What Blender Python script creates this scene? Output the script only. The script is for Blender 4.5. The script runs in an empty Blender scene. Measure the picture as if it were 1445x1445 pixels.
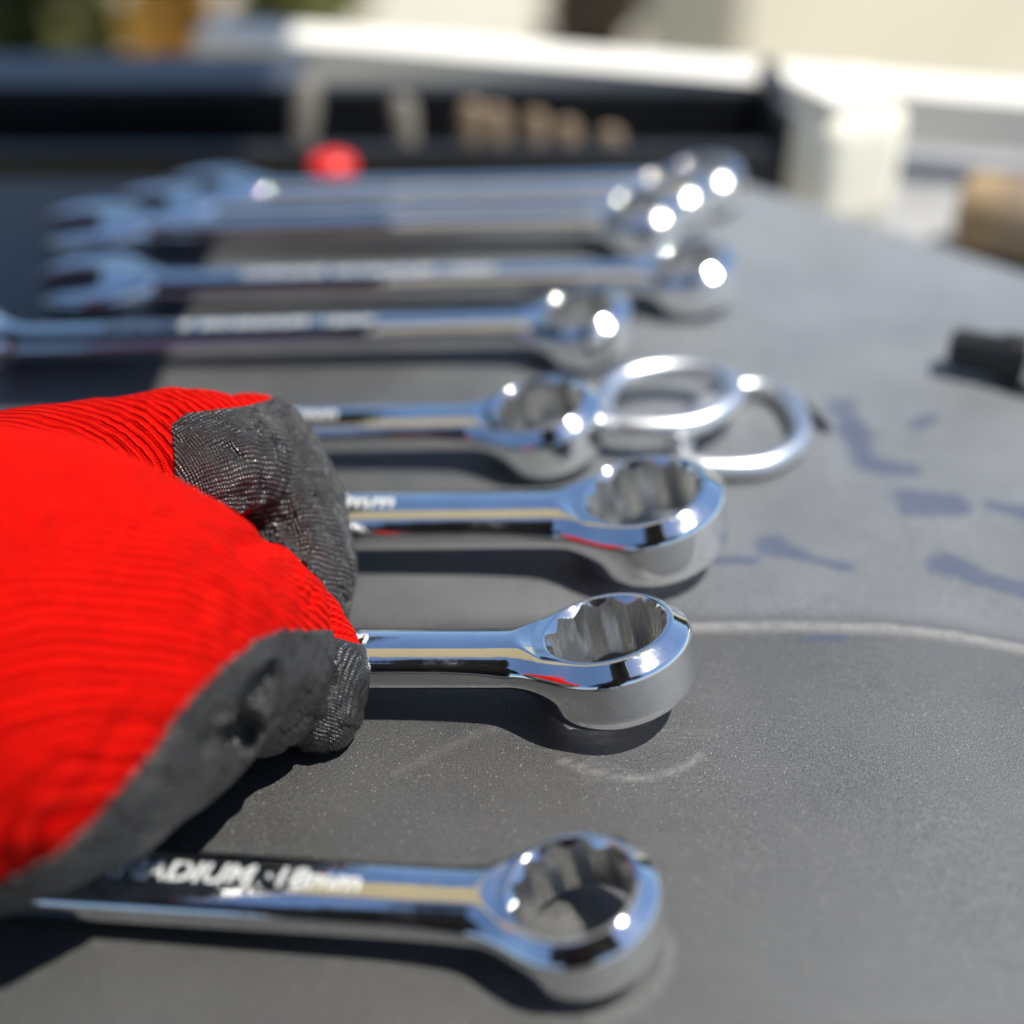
import bpy, bmesh, math, random
import numpy as np
from mathutils import Vector, Matrix, Euler

R = math.radians
MM = 0.001
S = bpy.context.scene
COL = S.collection

# ------------------------------------------------------------------ camera, light, exposure
CAM_H, PITCH, FPX = 197.0, 35.0, 2000.0          # mm above the mat, degrees down, focal length in photo pixels
cam_d = bpy.data.cameras.new('camera')
cam = bpy.data.objects.new('camera', cam_d); COL.objects.link(cam)
cam.location = (0, 0, CAM_H * MM)
cam.rotation_euler = (R(90 - PITCH), 0, 0)
cam_d.sensor_width = 36.0
cam_d.lens = FPX / 1445 * 36.0
cam_d.clip_start = 0.02; cam_d.clip_end = 2000
cam_d.dof.use_dof = True
cam_d.dof.focus_distance = 0.277
cam_d.dof.aperture_fstop = 4.2
cam_d.dof.aperture_blades = 0
S.camera = cam

SUN_EL, SUN_AZ = 67.0, 100.0                        # azimuth from +Y towards +X
w = bpy.data.worlds.new('World'); S.world = w; w.use_nodes = True
nt = w.node_tree
bg = nt.nodes['Background']
sky = nt.nodes.new('ShaderNodeTexSky'); sky.sky_type = 'NISHITA'; sky.sun_disc = False
sky.sun_elevation = R(SUN_EL); sky.sun_rotation = R(SUN_AZ); sky.altitude = 0
sky.air_density = 1.0; sky.dust_density = 0.3; sky.ozone_density = 4.0
nt.links.new(sky.outputs[0], bg.inputs[0]); bg.inputs[1].default_value = 0.105
sl = bpy.data.lights.new('sun', 'SUN'); sl.energy = 5.0; sl.angle = R(0.5); sl.color = (1.0, 0.955, 0.88)
sun = bpy.data.objects.new('sun', sl); COL.objects.link(sun)
sd = Vector((math.sin(R(SUN_AZ)) * math.cos(R(SUN_EL)), math.cos(R(SUN_AZ)) * math.cos(R(SUN_EL)), math.sin(R(SUN_EL))))
sun.rotation_euler = sd.to_track_quat('Z', 'Y').to_euler()
sun.location = sd * 3
S.view_settings.view_transform = 'Standard'; S.view_settings.look = 'None'
S.view_settings.exposure = 0.5; S.view_settings.gamma = 1.0
S.view_settings.use_curve_mapping = False

# ------------------------------------------------------------------ measuring helpers (mm)
_p = R(PITCH)
C0 = np.array([0, 0, CAM_H]); FW = np.array([0, math.cos(_p), -math.sin(_p)])
RT = np.array([1.0, 0, 0]); UP = np.array([0, math.sin(_p), math.cos(_p)])
def U(px, py, depth):                              # photo point + distance -> place in the world
    return C0 + depth * (FW + (px - 722.5) / FPX * RT - (py - 722.5) / FPX * UP)
def G(px, py, z=0.0):                              # photo point on the level z
    d = FW + (px - 722.5) / FPX * RT - (py - 722.5) / FPX * UP
    return C0 + d * ((z - CAM_H) / d[2])
def PX(P):
    q = P - C0; dep = q @ FW
    return 722.5 + FPX * (q @ RT) / dep, 722.5 - FPX * (q @ UP) / dep, dep

# ------------------------------------------------------------------ object helpers
def link(o, parent=None):
    COL.objects.link(o)
    if parent is not None: o.parent = parent
    return o
def props(o, label=None, cat=None, group=None, kind=None):
    if label: o['label'] = label
    if cat: o['category'] = cat
    if group: o['group'] = group
    if kind: o['kind'] = kind
    return o
def empty(name, loc, rot=(0, 0, 0), scale=1.0):
    o = bpy.data.objects.new(name, None); o.empty_display_size = 0.01
    o.location = [c * MM for c in loc]; o.rotation_euler = rot; o.scale = (scale,) * 3
    return link(o)
def mesh_np(name, V, F, mats, parent=None, normals=None, smooth=True):
    me = bpy.data.meshes.new(name)
    V = np.asarray(V, dtype=np.float32) * MM; F = np.asarray(F, dtype=np.int32)
    n, k = F.shape
    me.vertices.add(len(V)); me.vertices.foreach_set('co', V.ravel())
    me.loops.add(n * k); me.loops.foreach_set('vertex_index', F.ravel())
    me.polygons.add(n)
    me.polygons.foreach_set('loop_start', np.arange(0, n * k, k, dtype=np.int32))
    me.polygons.foreach_set('use_smooth', np.full(n, smooth))
    me.update(calc_edges=True); me.validate()
    for m in (mats if isinstance(mats, (list, tuple)) else [mats]): me.materials.append(m)
    if normals is not None:
        me.normals_split_custom_set_from_vertices([tuple(x) for x in normals.tolist()])
    o = bpy.data.objects.new(name, me)
    return link(o, parent)
def mesh_bm(name, bm, m, parent=None, smooth=False, bevel=0, seg=2, loc=None, rot=None):
    if bevel:
        bmesh.ops.bevel(bm, geom=[e for e in bm.edges if e.is_manifold and e.calc_face_angle(0) > 0.5], offset=bevel, segments=seg, profile=0.6, affect='EDGES')
    bmesh.ops.recalc_face_normals(bm, faces=bm.faces)
    bmesh.ops.scale(bm, vec=(MM,) * 3, verts=bm.verts)
    me = bpy.data.meshes.new(name); bm.to_mesh(me); bm.free(); me.materials.append(m)
    me.polygons.foreach_set('use_smooth', [smooth] * len(me.polygons))
    if smooth: me.set_sharp_from_angle(angle=R(40))
    o = bpy.data.objects.new(name, me)
    if loc is not None: o.location = [c * MM for c in loc]
    if rot is not None: o.rotation_euler = rot
    return link(o, parent)
def add_box(bm, c, s, rz=0.0):
    M = Matrix.Translation(c) @ Matrix.Rotation(rz, 4, 'Z') @ Matrix.Diagonal((s[0], s[1], s[2], 1))
    bmesh.ops.create_cube(bm, size=1.0, matrix=M)
def add_beam(bm, a, b, wd, ht):                    # box from a to b, width wd, bottom at a/b, height ht
    a = Vector(a); b = Vector(b); d = (b - a); L = d.length; d.normalize()
    n = Vector((-d.y, d.x, 0)).normalized()
    vs = []
    for q in (a, b):
        for s, h in ((-1, 0), (1, 0), (1, 1), (-1, 1)):
            vs.append(bm.verts.new(q + n * s * wd / 2 + Vector((0, 0, h * ht))))
    for f in ((0, 1, 2, 3), (7, 6, 5, 4), (0, 4, 5, 1), (1, 5, 6, 2), (2, 6, 7, 3), (3, 7, 4, 0)):
        bm.faces.new([vs[i] for i in f])
def add_lathe(bm, prof, seg=40, M=Matrix.Identity(4)):
    rings = []
    for r, z in prof:
        rings.append([bm.verts.new(M @ Vector((r * math.cos(2 * math.pi * i / seg), r * math.sin(2 * math.pi * i / seg), z))) for i in range(seg)])
    for a, b in zip(rings, rings[1:]):
        for i in range(seg):
            j = (i + 1) % seg
            bm.faces.new((a[i], a[j], b[j], b[i]))
    bm.faces.new(rings[0][::-1]); bm.faces.new(rings[-1])
def add_tube(bm, pts, rad, seg=10, closed=False, flat=1.0):
    P = [Vector(p) for p in pts]; n = len(P); rings = []
    for i, p in enumerate(P):
        a = P[(i - 1) % n] if closed else P[max(i - 1, 0)]
        b = P[(i + 1) % n] if closed else P[min(i + 1, n - 1)]
        t = (b - a).normalized(); up = Vector((0, 0, 1))
        s = t.cross(up)
        s = s.normalized() if s.length > 1e-4 else Vector((1, 0, 0))
        u = s.cross(t).normalized()
        r = rad[i] if isinstance(rad, (list, tuple)) else rad
        rings.append([bm.verts.new(p + s * r * math.cos(2 * math.pi * k / seg) + u * r * flat * math.sin(2 * math.pi * k / seg)) for k in range(seg)])
    m = n if closed else n - 1
    for i in range(m):
        a = rings[i]; b = rings[(i + 1) % n]
        for k in range(seg):
            l = (k + 1) % seg
            bm.faces.new((a[k], a[l], b[l], b[k]))
    if not closed:
        bm.faces.new(rings[0][::-1]); bm.faces.new(rings[-1])

# ------------------------------------------------------------------ implicit surface extraction (surface nets)
def nets(f, lo, hi, h, it=3, eps=0.12, slack=1.0):
    lo = np.array(lo, float); hi = np.array(hi, float)
    n = np.ceil((hi - lo) / h).astype(int) + 1
    ax = [lo[i] + h * np.arange(n[i]) for i in range(3)]
    V = np.empty(tuple(n), dtype=np.float32)
    B = 10                                         # only blocks near the surface are evaluated finely
    nb = [int(math.ceil(n[k] / B)) for k in range(3)]
    bc = [lo[k] + h * (B * np.arange(nb[k]) + (B - 1) / 2) for k in range(3)]
    X, Y, Z = np.meshgrid(*bc, indexing='ij')
    cv = f(np.stack([X.ravel(), Y.ravel(), Z.ravel()], 1)).reshape(nb)
    reach = h * B * 0.87 * 1.35 + slack
    V[:] = np.repeat(np.repeat(np.repeat(cv, B, 0), B, 1), B, 2)[:n[0], :n[1], :n[2]]
    todo = np.argwhere(np.abs(cv) < reach)
    for c0_ in range(0, len(todo), 300):
        sel = todo[c0_:c0_ + 300]
        off = np.stack(np.meshgrid(*(np.arange(B),) * 3, indexing='ij'), -1).reshape(-1, 3)
        ii = (sel[:, None, :] * B + off[None]).reshape(-1, 3)
        ii = ii[(ii < n).all(1)]
        V[ii[:, 0], ii[:, 1], ii[:, 2]] = f(lo + h * ii)
    ins = V < 0
    c = np.zeros(tuple(n - 1), dtype=np.int8)
    for a in (0, 1):
        for b in (0, 1):
            for d in (0, 1):
                c += ins[a:n[0] - 1 + a, b:n[1] - 1 + b, d:n[2] - 1 + d]
    act = (c > 0) & (c < 8)
    idx = -np.ones(act.shape, dtype=np.int64); ijk = np.argwhere(act); idx[act] = np.arange(len(ijk))
    acc = np.zeros((len(ijk), 3)); cnt = np.zeros(len(ijk))
    corners = [(a, b, d) for a in (0, 1) for b in (0, 1) for d in (0, 1)]
    for a in corners:
        for axis in range(3):
            if a[axis]: continue
            b = list(a); b[axis] = 1
            va = V[ijk[:, 0] + a[0], ijk[:, 1] + a[1], ijk[:, 2] + a[2]]
            vb = V[ijk[:, 0] + b[0], ijk[:, 1] + b[1], ijk[:, 2] + b[2]]
            m = (va < 0) != (vb < 0)
            t = np.where(m, va / np.where(m, va - vb, 1), 0)
            q = np.tile(np.array(a, float), (len(ijk), 1)); q[:, axis] += t
            acc[m] += q[m]; cnt[m] += 1
    P = lo + h * (ijk + acc / cnt[:, None])
    def grad(P):
        g = np.empty_like(P)
        for k in range(3):
            e = np.zeros(3); e[k] = eps
            g[:, k] = (f(P + e) - f(P - e)) / (2 * eps)
        return g
    for _ in range(it):
        d = f(P); g = grad(P); gg = np.maximum((g * g).sum(1), 0.2)
        st = -(d / gg)[:, None] * g
        L = np.linalg.norm(st, axis=1, keepdims=True)
        P = P + st * np.minimum(1, 0.5 * h / np.maximum(L, 1e-9))
    g = grad(P); N = g / np.maximum(np.linalg.norm(g, axis=1, keepdims=True), 1e-9)
    F = []
    for axis in range(3):
        o1, o2 = [(1, 2), (2, 0), (0, 1)][axis]
        sl0 = [slice(1, n[k] - 1) for k in range(3)]; sl1 = list(sl0)
        sl0[axis] = slice(0, n[axis] - 1); sl1[axis] = slice(1, n[axis])
        A = ins[tuple(sl0)]; B = ins[tuple(sl1)]
        for flip in (0, 1):
            e = np.argwhere((A & ~B) if not flip else (~A & B))
            base = e.copy(); base[:, o1] += 1; base[:, o2] += 1
            def cell(d1, d2):
                q = base.copy(); q[:, o1] += d1; q[:, o2] += d2
                return idx[q[:, 0], q[:, 1], q[:, 2]]
            quad = np.stack([cell(-1, -1), cell(0, -1), cell(0, 0), cell(-1, 0)], 1)
            F.append(quad if not flip else quad[:, ::-1])
    F = np.concatenate(F); F = F[(F >= 0).all(1)]
    return P, F, N

def smin(a, b, k):
    h = np.maximum(k - np.abs(a - b), 0) / k
    return np.minimum(a, b) - h * h * k * 0.25
def smax(a, b, k): return -smin(-a, -b, k)

# ------------------------------------------------------------------ materials
def mat(name):
    m = bpy.data.materials.new(name); m.use_nodes = True
    return m, m.node_tree, m.node_tree.nodes['Principled BSDF']
def N_(nt, t, **kw):
    n = nt.nodes.new(t)
    for k, v in kw.items(): setattr(n, k, v)
    return n
def noise(nt, scale, detail=3, rough=0.5, vec=None):
    n = N_(nt, 'ShaderNodeTexNoise'); n.inputs['Scale'].default_value = scale
    n.inputs['Detail'].default_value = detail; n.inputs['Roughness'].default_value = rough
    if vec is None:
        tc = N_(nt, 'ShaderNodeTexCoord'); vec = tc.outputs['Object']
    nt.links.new(vec, n.inputs['Vector']); return n.outputs['Fac']
def ramp(nt, fac, stops):
    r = N_(nt, 'ShaderNodeValToRGB'); e = r.color_ramp.elements
    while len(e) < len(stops): e.new(0.5)
    for i, (p, c) in enumerate(stops):
        e[i].position = p; e[i].color = (c, c, c, 1) if isinstance(c, (int, float)) else (*c, 1)
    nt.links.new(fac, r.inputs[0]); return r.outputs[0]
def math_(nt, op, a, b=None, c=None):
    n = N_(nt, 'ShaderNodeMath', operation=op)
    for i, v in enumerate((a, b, c)):
        if v is None: continue
        if isinstance(v, (int, float)): n.inputs[i].default_value = v
        else: nt.links.new(v, n.inputs[i])
    return n.outputs[0]
def mix(nt, fac, a, b, blend='MIX'):
    n = N_(nt, 'ShaderNodeMix', data_type='RGBA', blend_type=blend)
    for i, v in ((0, fac), (6, a), (7, b)):
        s = n.inputs[i]
        if isinstance(v, (int, float)): s.default_value = v if i == 0 else (v, v, v, 1)
        elif isinstance(v, tuple): s.default_value = (*v, 1)
        else: nt.links.new(v, s)
    return n.outputs[2]
def bump(nt, b, height, strength, dist=0.0002, prev=None):
    n = N_(nt, 'ShaderNodeBump'); n.inputs['Strength'].default_value = strength; n.inputs['Distance'].default_value = dist
    nt.links.new(height, n.inputs['Height'])
    if prev is not None: nt.links.new(prev, n.inputs['Normal'])
    nt.links.new(n.outputs[0], b.inputs['Normal']); return n.outputs[0]
def simple(name, col, rough=0.5, metal=0.0, nscale=30, amt=0.25, bstr=0.0, bscale=200, spec=0.5):
    m, nt, b = mat(name)
    f = noise(nt, nscale, 4, 0.6)
    lo = tuple(c * (1 - amt) for c in col); hi = tuple(min(1, c * (1 + amt)) for c in col)
    nt.links.new(ramp(nt, f, [(0.3, lo), (0.7, hi)]), b.inputs['Base Color'])
    b.inputs['Roughness'].default_value = rough; b.inputs['Metallic'].default_value = metal
    b.inputs['Specular IOR Level'].default_value = spec
    if bstr: bump(nt, b, noise(nt, bscale, 3), bstr, 0.001)
    return m

def make_chrome():
    m, nt, b = mat('polished_chrome')
    b.inputs['Metallic'].default_value = 1.0
    sm = noise(nt, 90, 4, 0.6)
    nt.links.new(ramp(nt, sm, [(0.35, (0.76, 0.77, 0.78)), (0.7, (0.86, 0.86, 0.86))]), b.inputs['Base Color'])
    tc = N_(nt, 'ShaderNodeTexCoord'); mp = N_(nt, 'ShaderNodeMapping'); mp.inputs['Scale'].default_value = (0.06, 1, 1); mp.inputs['Rotation'].default_value = (0, 0, 0.25)
    nt.links.new(tc.outputs['Object'], mp.inputs[0])
    scr = noise(nt, 2600, 3, 0.6, mp.outputs[0])
    r1 = ramp(nt, noise(nt, 150, 5, 0.65), [(0.36, 0.03), (0.56, 0.07), (0.66, 0.13), (0.8, 0.24)])
    r2 = math_(nt, 'ADD', r1, ramp(nt, scr, [(0.62, 0.0), (0.74, 0.14)]))
    nt.links.new(r2, b.inputs['Roughness'])
    bump(nt, b, noise(nt, 260, 2, 0.5), 0.10, 0.0004)
    return m
CHROME = make_chrome()
def make_bore():
    m, nt, b = mat('satin_chrome_bore')
    b.inputs['Metallic'].default_value = 1.0
    tc = N_(nt, 'ShaderNodeTexCoord'); mp = N_(nt, 'ShaderNodeMapping'); mp.inputs['Scale'].default_value = (1, 1, 0.08)
    nt.links.new(tc.outputs['Object'], mp.inputs[0])
    s = noise(nt, 1800, 3, 0.6, mp.outputs[0])
    nt.links.new(ramp(nt, s, [(0.3, (0.5, 0.5, 0.49)), (0.7, (0.8, 0.8, 0.79))]), b.inputs['Base Color'])
    nt.links.new(ramp(nt, s, [(0.3, 0.34), (0.7, 0.2)]), b.inputs['Roughness'])
    bump(nt, b, s, 0.2, 0.0001)
    return m
BORE = make_bore()
ETCH = simple('frosted_etched_lettering', (0.66, 0.67, 0.65), 0.5, 0.4, 900, 0.35)
# ------------------------------------------------------------------ work surface
def make_mat_surface():
    m, nt, b = mat('dark_textured_plastic')
    tc = N_(nt, 'ShaderNodeTexCoord'); ob = tc.outputs['Object']
    fine = noise(nt, 3000, 3, 0.7, ob)
    mid = noise(nt, 26, 5, 0.6, ob)
    big = noise(nt, 7, 3, 0.5, ob)
    base = ramp(nt, mid, [(0.3, (0.015, 0.015, 0.0145)), (0.7, (0.030, 0.0295, 0.029))])
    base = mix(nt, ramp(nt, big, [(0.42, 0.0), (0.7, 0.5)]), base, (0.040, 0.040, 0.039))
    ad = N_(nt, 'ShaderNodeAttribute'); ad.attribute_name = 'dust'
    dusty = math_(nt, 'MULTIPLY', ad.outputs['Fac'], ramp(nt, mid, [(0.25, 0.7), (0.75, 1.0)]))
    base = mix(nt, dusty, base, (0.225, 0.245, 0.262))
    # pale specks: painted sparkle of the pebbled sheet, with fine dust
    v = N_(nt, 'ShaderNodeTexVoronoi'); v.inputs['Scale'].default_value = 1700; nt.links.new(ob, v.inputs['Vector'])
    keep = math_(nt, 'GREATER_THAN', N_sep(nt, v.outputs['Color'], 0), 0.88)
    dot = math_(nt, 'LESS_THAN', v.outputs['Distance'], 0.24)
    sp = math_(nt, 'MULTIPLY', keep, dot)
    base = mix(nt, math_(nt, 'MULTIPLY', sp, 0.7), base, (0.24, 0.23, 0.21))
    grain = ramp(nt, fine, [(0.40, 0.35), (0.62, 1.9)])
    base = mix(nt, 1.0, base, grain, 'MULTIPLY')
    # scuffs: long thin pale scratches
    mp = N_(nt, 'ShaderNodeMapping'); mp.inputs['Scale'].default_value = (1, 6, 1); mp.inputs['Rotation'].default_value = (0, 0, 0.35)
    nt.links.new(ob, mp.inputs[0])
    sc = noise(nt, 9, 4, 0.6, mp.outputs[0])
    scf = math_(nt, 'MULTIPLY', ramp(nt, math_(nt, 'ABSOLUTE', math_(nt, 'SUBTRACT', sc, 0.5)), [(0.0, 1.0), (0.012, 0.0)]), ramp(nt, big, [(0.5, 0), (0.6, 0.18)]))
    base = mix(nt, scf, base, (0.15, 0.15, 0.145))
    # damp blue-black stains (attribute painted from their real outline)
    at = N_(nt, 'ShaderNodeAttribute'); at.attribute_name = 'damp'
    dn = math_(nt, 'ADD', at.outputs['Fac'], math_(nt, 'MULTIPLY', math_(nt, 'SUBTRACT', noise(nt, 75, 6, 0.75, ob), 0.5), 2.4))
    damp = ramp(nt, dn, [(0.38, 0.0), (0.8, 1.0)])
    base = mix(nt, math_(nt, 'MULTIPLY', damp, 0.72), base, (0.020, 0.036, 0.085))
    # light arcs thrown by the rings, painted in, plus pale scuffs
    a2 = N_(nt, 'ShaderNodeAttribute'); a2.attribute_name = 'scuff_caustic'
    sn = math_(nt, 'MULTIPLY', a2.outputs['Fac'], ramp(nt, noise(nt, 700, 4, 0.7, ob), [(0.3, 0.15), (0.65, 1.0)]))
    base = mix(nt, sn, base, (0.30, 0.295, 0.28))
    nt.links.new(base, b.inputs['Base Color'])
    rg = ramp(nt, mid, [(0.3, 0.38), (0.7, 0.48)])
    nt.links.new(rg, b.inputs['Roughness'])
    b.inputs['Specular IOR Level'].default_value = 0.9
    b.inputs['Sheen Weight'].default_value = 0.04; b.inputs['Sheen Roughness'].default_value = 0.5
    bump(nt, b, fine, 0.9, 0.0002)
    return m
def N_sep(nt, col, i):
    s = N_(nt, 'ShaderNodeSeparateColor'); nt.links.new(col, s.inputs[0]); return s.outputs[i]
MATM = make_mat_surface()

def build_surface():
    # far edge of the dark sheet as seen: runs level behind the wrenches, then slopes to the right
    fe = G(1045, 262); re = G(1445, 392); far_l = fe[1]
    k = (re[1] - fe[1]) / (re[0] - fe[0])
    X = np.concatenate([np.linspace(-700, -190, 40), np.linspace(-188, 188, 377), np.linspace(190, 420, 40)])
    nv = 520
    V = []; T = np.linspace(0, 1, nv)
    for x in X:
        yf = far_l + 4 if x < fe[0] else far_l + 4 + k * (x - fe[0])
        ys = -260 + (yf + 260) * T
        V.append(np.stack([np.full(nv, x), ys, np.zeros(nv)], 1))
    V = np.stack(V)                                 # nx, nv, 3
    sx, sy = V[..., 0], V[..., 1]
    z = 0.10 * np.sin(sx * 0.045 + 1) * np.sin(sy * 0.03) + 0.05 * np.sin(sx * 0.11 + sy * 0.07)
    # raised moulded ridge crossing the sheet
    rp = [G(a, b) for a, b in ((560, 893), (800, 890), (1000, 884), (1120, 882), (1250, 885), (1350, 897), (1445, 915), (1560, 940))]
    rx = [p[0] for p in rp]; ry = [p[1] for p in rp]
    yr = np.interp(sx, rx, ry); fade = np.clip((sx - rx[0]) / 30, 0, 1)
    z += 0.75 * np.exp(-((sy - yr) / 0.95) ** 2) * fade
    V[..., 2] = z
    nx = len(X)
    I = np.arange(nx * nv).reshape(nx, nv)
    F = np.stack([I[:-1, :-1].ravel(), I[1:, :-1].ravel(), I[1:, 1:].ravel(), I[:-1, 1:].ravel()], 1)
    Vt = V.reshape(-1, 3)
    # skirt so that the sheet has thickness
    far = I[:, -1]; near = I[:, 0]
    allv = [Vt]; base = len(Vt)
    def skirt(ids, flip):
        nonlocal base
        low = Vt[ids].copy(); low[:, 2] = -14; allv.append(low)
        a = ids[:-1]; b = ids[1:]; c = np.arange(base + 1, base + len(ids)); d = np.arange(base, base + len(ids) - 1)
        base += len(ids)
        return np.stack([a, b, c, d] if flip else [d, c, b, a], 1)
    Fs = [F, skirt(far, True), skirt(near, False), skirt(I[0, :], True), skirt(I[-1, :], False)]
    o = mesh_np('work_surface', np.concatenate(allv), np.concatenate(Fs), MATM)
    P = np.concatenate(allv)
    def seg(P, a, b, ra, rb):                       # 0..1 blob along a capsule
        a = np.array(a[:2]); b = np.array(b[:2]); d = b - a
        t = np.clip(((P[:, :2] - a) @ d) / max(d @ d, 1e-6), 0, 1)
        dist = np.linalg.norm(P[:, :2] - a - t[:, None] * d, axis=1)
        return 1 - np.clip(dist / (ra + (rb - ra) * t), 0, 2) * 0.5
    damp = np.zeros(len(P))
    for (a, b, ra, rb) in (((1185, 575), (1205, 610), 5, 5), ((1205, 620), (1225, 655), 3.2, 4), ((1225, 655), (1285, 662), 4, 3),
                           ((1290, 708), (1350, 714), 5.5, 4.5), ((1090, 770), (1125, 782), 4, 2.5), ((1125, 784), (1200, 800), 2.2, 2.2), ((985, 790), (1060, 790), 2, 2),
                           ((1345, 800), (1370, 812), 5.5, 4.5), ((1370, 815), (1445, 832), 3.4, 3.0), ((1400, 715), (1445, 722), 3, 3), ((1290, 600), (1315, 590), 2.5, 2),
                           ((1140, 900), (1190, 898), 1.6, 1.4)):
        damp = np.maximum(damp, seg(P, G(*a), G(*b), ra, rb))
    damp = np.clip((damp - 0.15) / 0.65, 0, 1)
    at = o.data.attributes.new('damp', 'FLOAT', 'POINT'); at.data.foreach_set('value', damp.astype(np.float32))
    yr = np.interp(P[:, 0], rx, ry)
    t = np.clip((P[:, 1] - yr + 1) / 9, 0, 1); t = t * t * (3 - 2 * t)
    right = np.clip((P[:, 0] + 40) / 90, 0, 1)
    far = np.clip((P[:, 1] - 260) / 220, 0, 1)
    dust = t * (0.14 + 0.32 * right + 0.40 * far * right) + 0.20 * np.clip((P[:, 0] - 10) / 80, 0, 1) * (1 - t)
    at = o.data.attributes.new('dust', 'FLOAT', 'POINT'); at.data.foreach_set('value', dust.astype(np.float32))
    sc = np.zeros(len(P))
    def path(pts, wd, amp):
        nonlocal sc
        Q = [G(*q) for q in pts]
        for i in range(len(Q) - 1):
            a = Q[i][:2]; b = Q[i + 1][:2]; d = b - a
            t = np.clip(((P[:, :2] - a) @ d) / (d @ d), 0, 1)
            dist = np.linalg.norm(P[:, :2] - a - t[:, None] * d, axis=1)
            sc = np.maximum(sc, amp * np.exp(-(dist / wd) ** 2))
    path([(790, 1072), (820, 1084), (860, 1094), (900, 1098), (940, 1092), (970, 1080), (990, 1064)], 0.7, 0.42)  # caustic arc in front of the held ring, painted as colour
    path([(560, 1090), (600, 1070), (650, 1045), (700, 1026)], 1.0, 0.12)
    path([(930, 1300), (946, 1340), (940, 1375), (915, 1405), (880, 1430), (840, 1442)], 1.1, 0.25)  # caustic arc beside the nearest ring, painted as colour
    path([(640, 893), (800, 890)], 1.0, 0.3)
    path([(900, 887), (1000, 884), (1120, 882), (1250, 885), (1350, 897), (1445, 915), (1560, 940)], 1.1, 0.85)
    at = o.data.attributes.new('scuff_caustic', 'FLOAT', 'POINT'); at.data.foreach_set('value', sc.astype(np.float32))
    props(o, kind='structure')
    return o
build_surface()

# ground, far plants, wall -------------------------------------------------
GZ = -900.0
PAVE = simple('pale_concrete_paving', (0.42, 0.39, 0.31), 0.9, 0, 3, 0.15, 0.3, 60)
bm = bmesh.new()
bmesh.ops.create_grid(bm, x_segments=40, y_segments=40, size=60000)
g = mesh_bm('ground', bm, PAVE, loc=(0, 0, GZ)); props(g, kind='structure')

# ------------------------------------------------------------------ wrench (implicit, local mm; ring centre at origin, shank towards -x)
RO, HR, LW, TW, WW = 15.0, 6.6, 185.0, 4.6, 7.0     # outer radius, half ring height, length, half thickness, half width
RCURV = 11.0
TILT = R(12)
def shank_half_width(x):
    return WW + 2.4 * np.clip((x + 34) / 26, 0, 1) ** 2
def shank_top(x, y):
    t = TW
    return math.sqrt(max(RCURV ** 2 - y * y, 0)) - RCURV + t
def f_wrench(P):
    x, y, z = P[:, 0], P[:, 1], P[:, 2]
    ct, st = math.cos(TILT), math.sin(TILT)
    qx = x * ct + z * st; qz = -x * st + z * ct; qy = y
    r = np.sqrt(qx * qx + qy * qy)
    # ring outside: barrel side, wide upper shoulder, small lower shoulder
    side = r - (RO - 0.07 * (1.5 - qz))
    sh = (r - RO + 3.1) * 0.66 + (qz - HR) * 0.75
    lo = (r - RO + 1.6) * 0.7 + (-qz - HR) * 0.7
    ring = smax(smax(smax(side, sh, 0.7), lo, 1.2), np.abs(qz) - HR, 0.35)
    # shank
    xs = np.clip(x, -LW, 0)
    hw = shank_half_width(x)
    tt = TW + 0.8 * np.clip((x + 26) / 22, 0, 1) ** 2
    dx = np.maximum(x, -LW - x)
    box = smax(np.abs(y) - hw, np.abs(z) - tt, 3.2)
    cap = np.sqrt(y * y + (np.abs(z) + RCURV - tt) ** 2) - RCURV
    sk = smax(box, cap, 0.9)
    sk = np.maximum(sk, dx - 0.0)
    body = smin(sk, ring, 5.0)
    # the upper rim stays crisp and proud of the neck
    body = smax(body, qz - HR - 0.55 * np.maximum(r - RO + 1.5, 0) , 0.4)
    # open end
    jx, jy = x + LW, y
    jr = np.sqrt((jx * 0.92) ** 2 + jy * jy)
    jaw = smax(jr - 17.5, np.abs(z) - 4.6, 2.0)
    body = smin(body, jaw, 5.0)
    a = R(15)
    u = -(jx * math.cos(a) + jy * math.sin(a)); v = -jx * math.sin(a) + jy * math.cos(a)
    slot = smax(np.abs(v) - 9.2, -u - 3.0, 5.0)
    body = smax(body, -slot, 0.6)
    # twelve-point bore with a countersink
    ang = np.arctan2(qy, qx) + R(8)
    hexr = []
    for k in (0, 1):
        am = np.mod(ang + k * math.pi / 6 + math.pi / 6, math.pi / 3) - math.pi / 6
        hexr.append(r * np.cos(am) - 9.6)
    hole = np.minimum(hexr[0], hexr[1])
    cs = (r - 10.8 - 0.9 * (np.abs(qz) - HR + 0.6)) * 0.74
    hole = np.minimum(hole, cs)
    return np.where(r < RO + 2, smax(body, -hole, 0.22), body)

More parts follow.
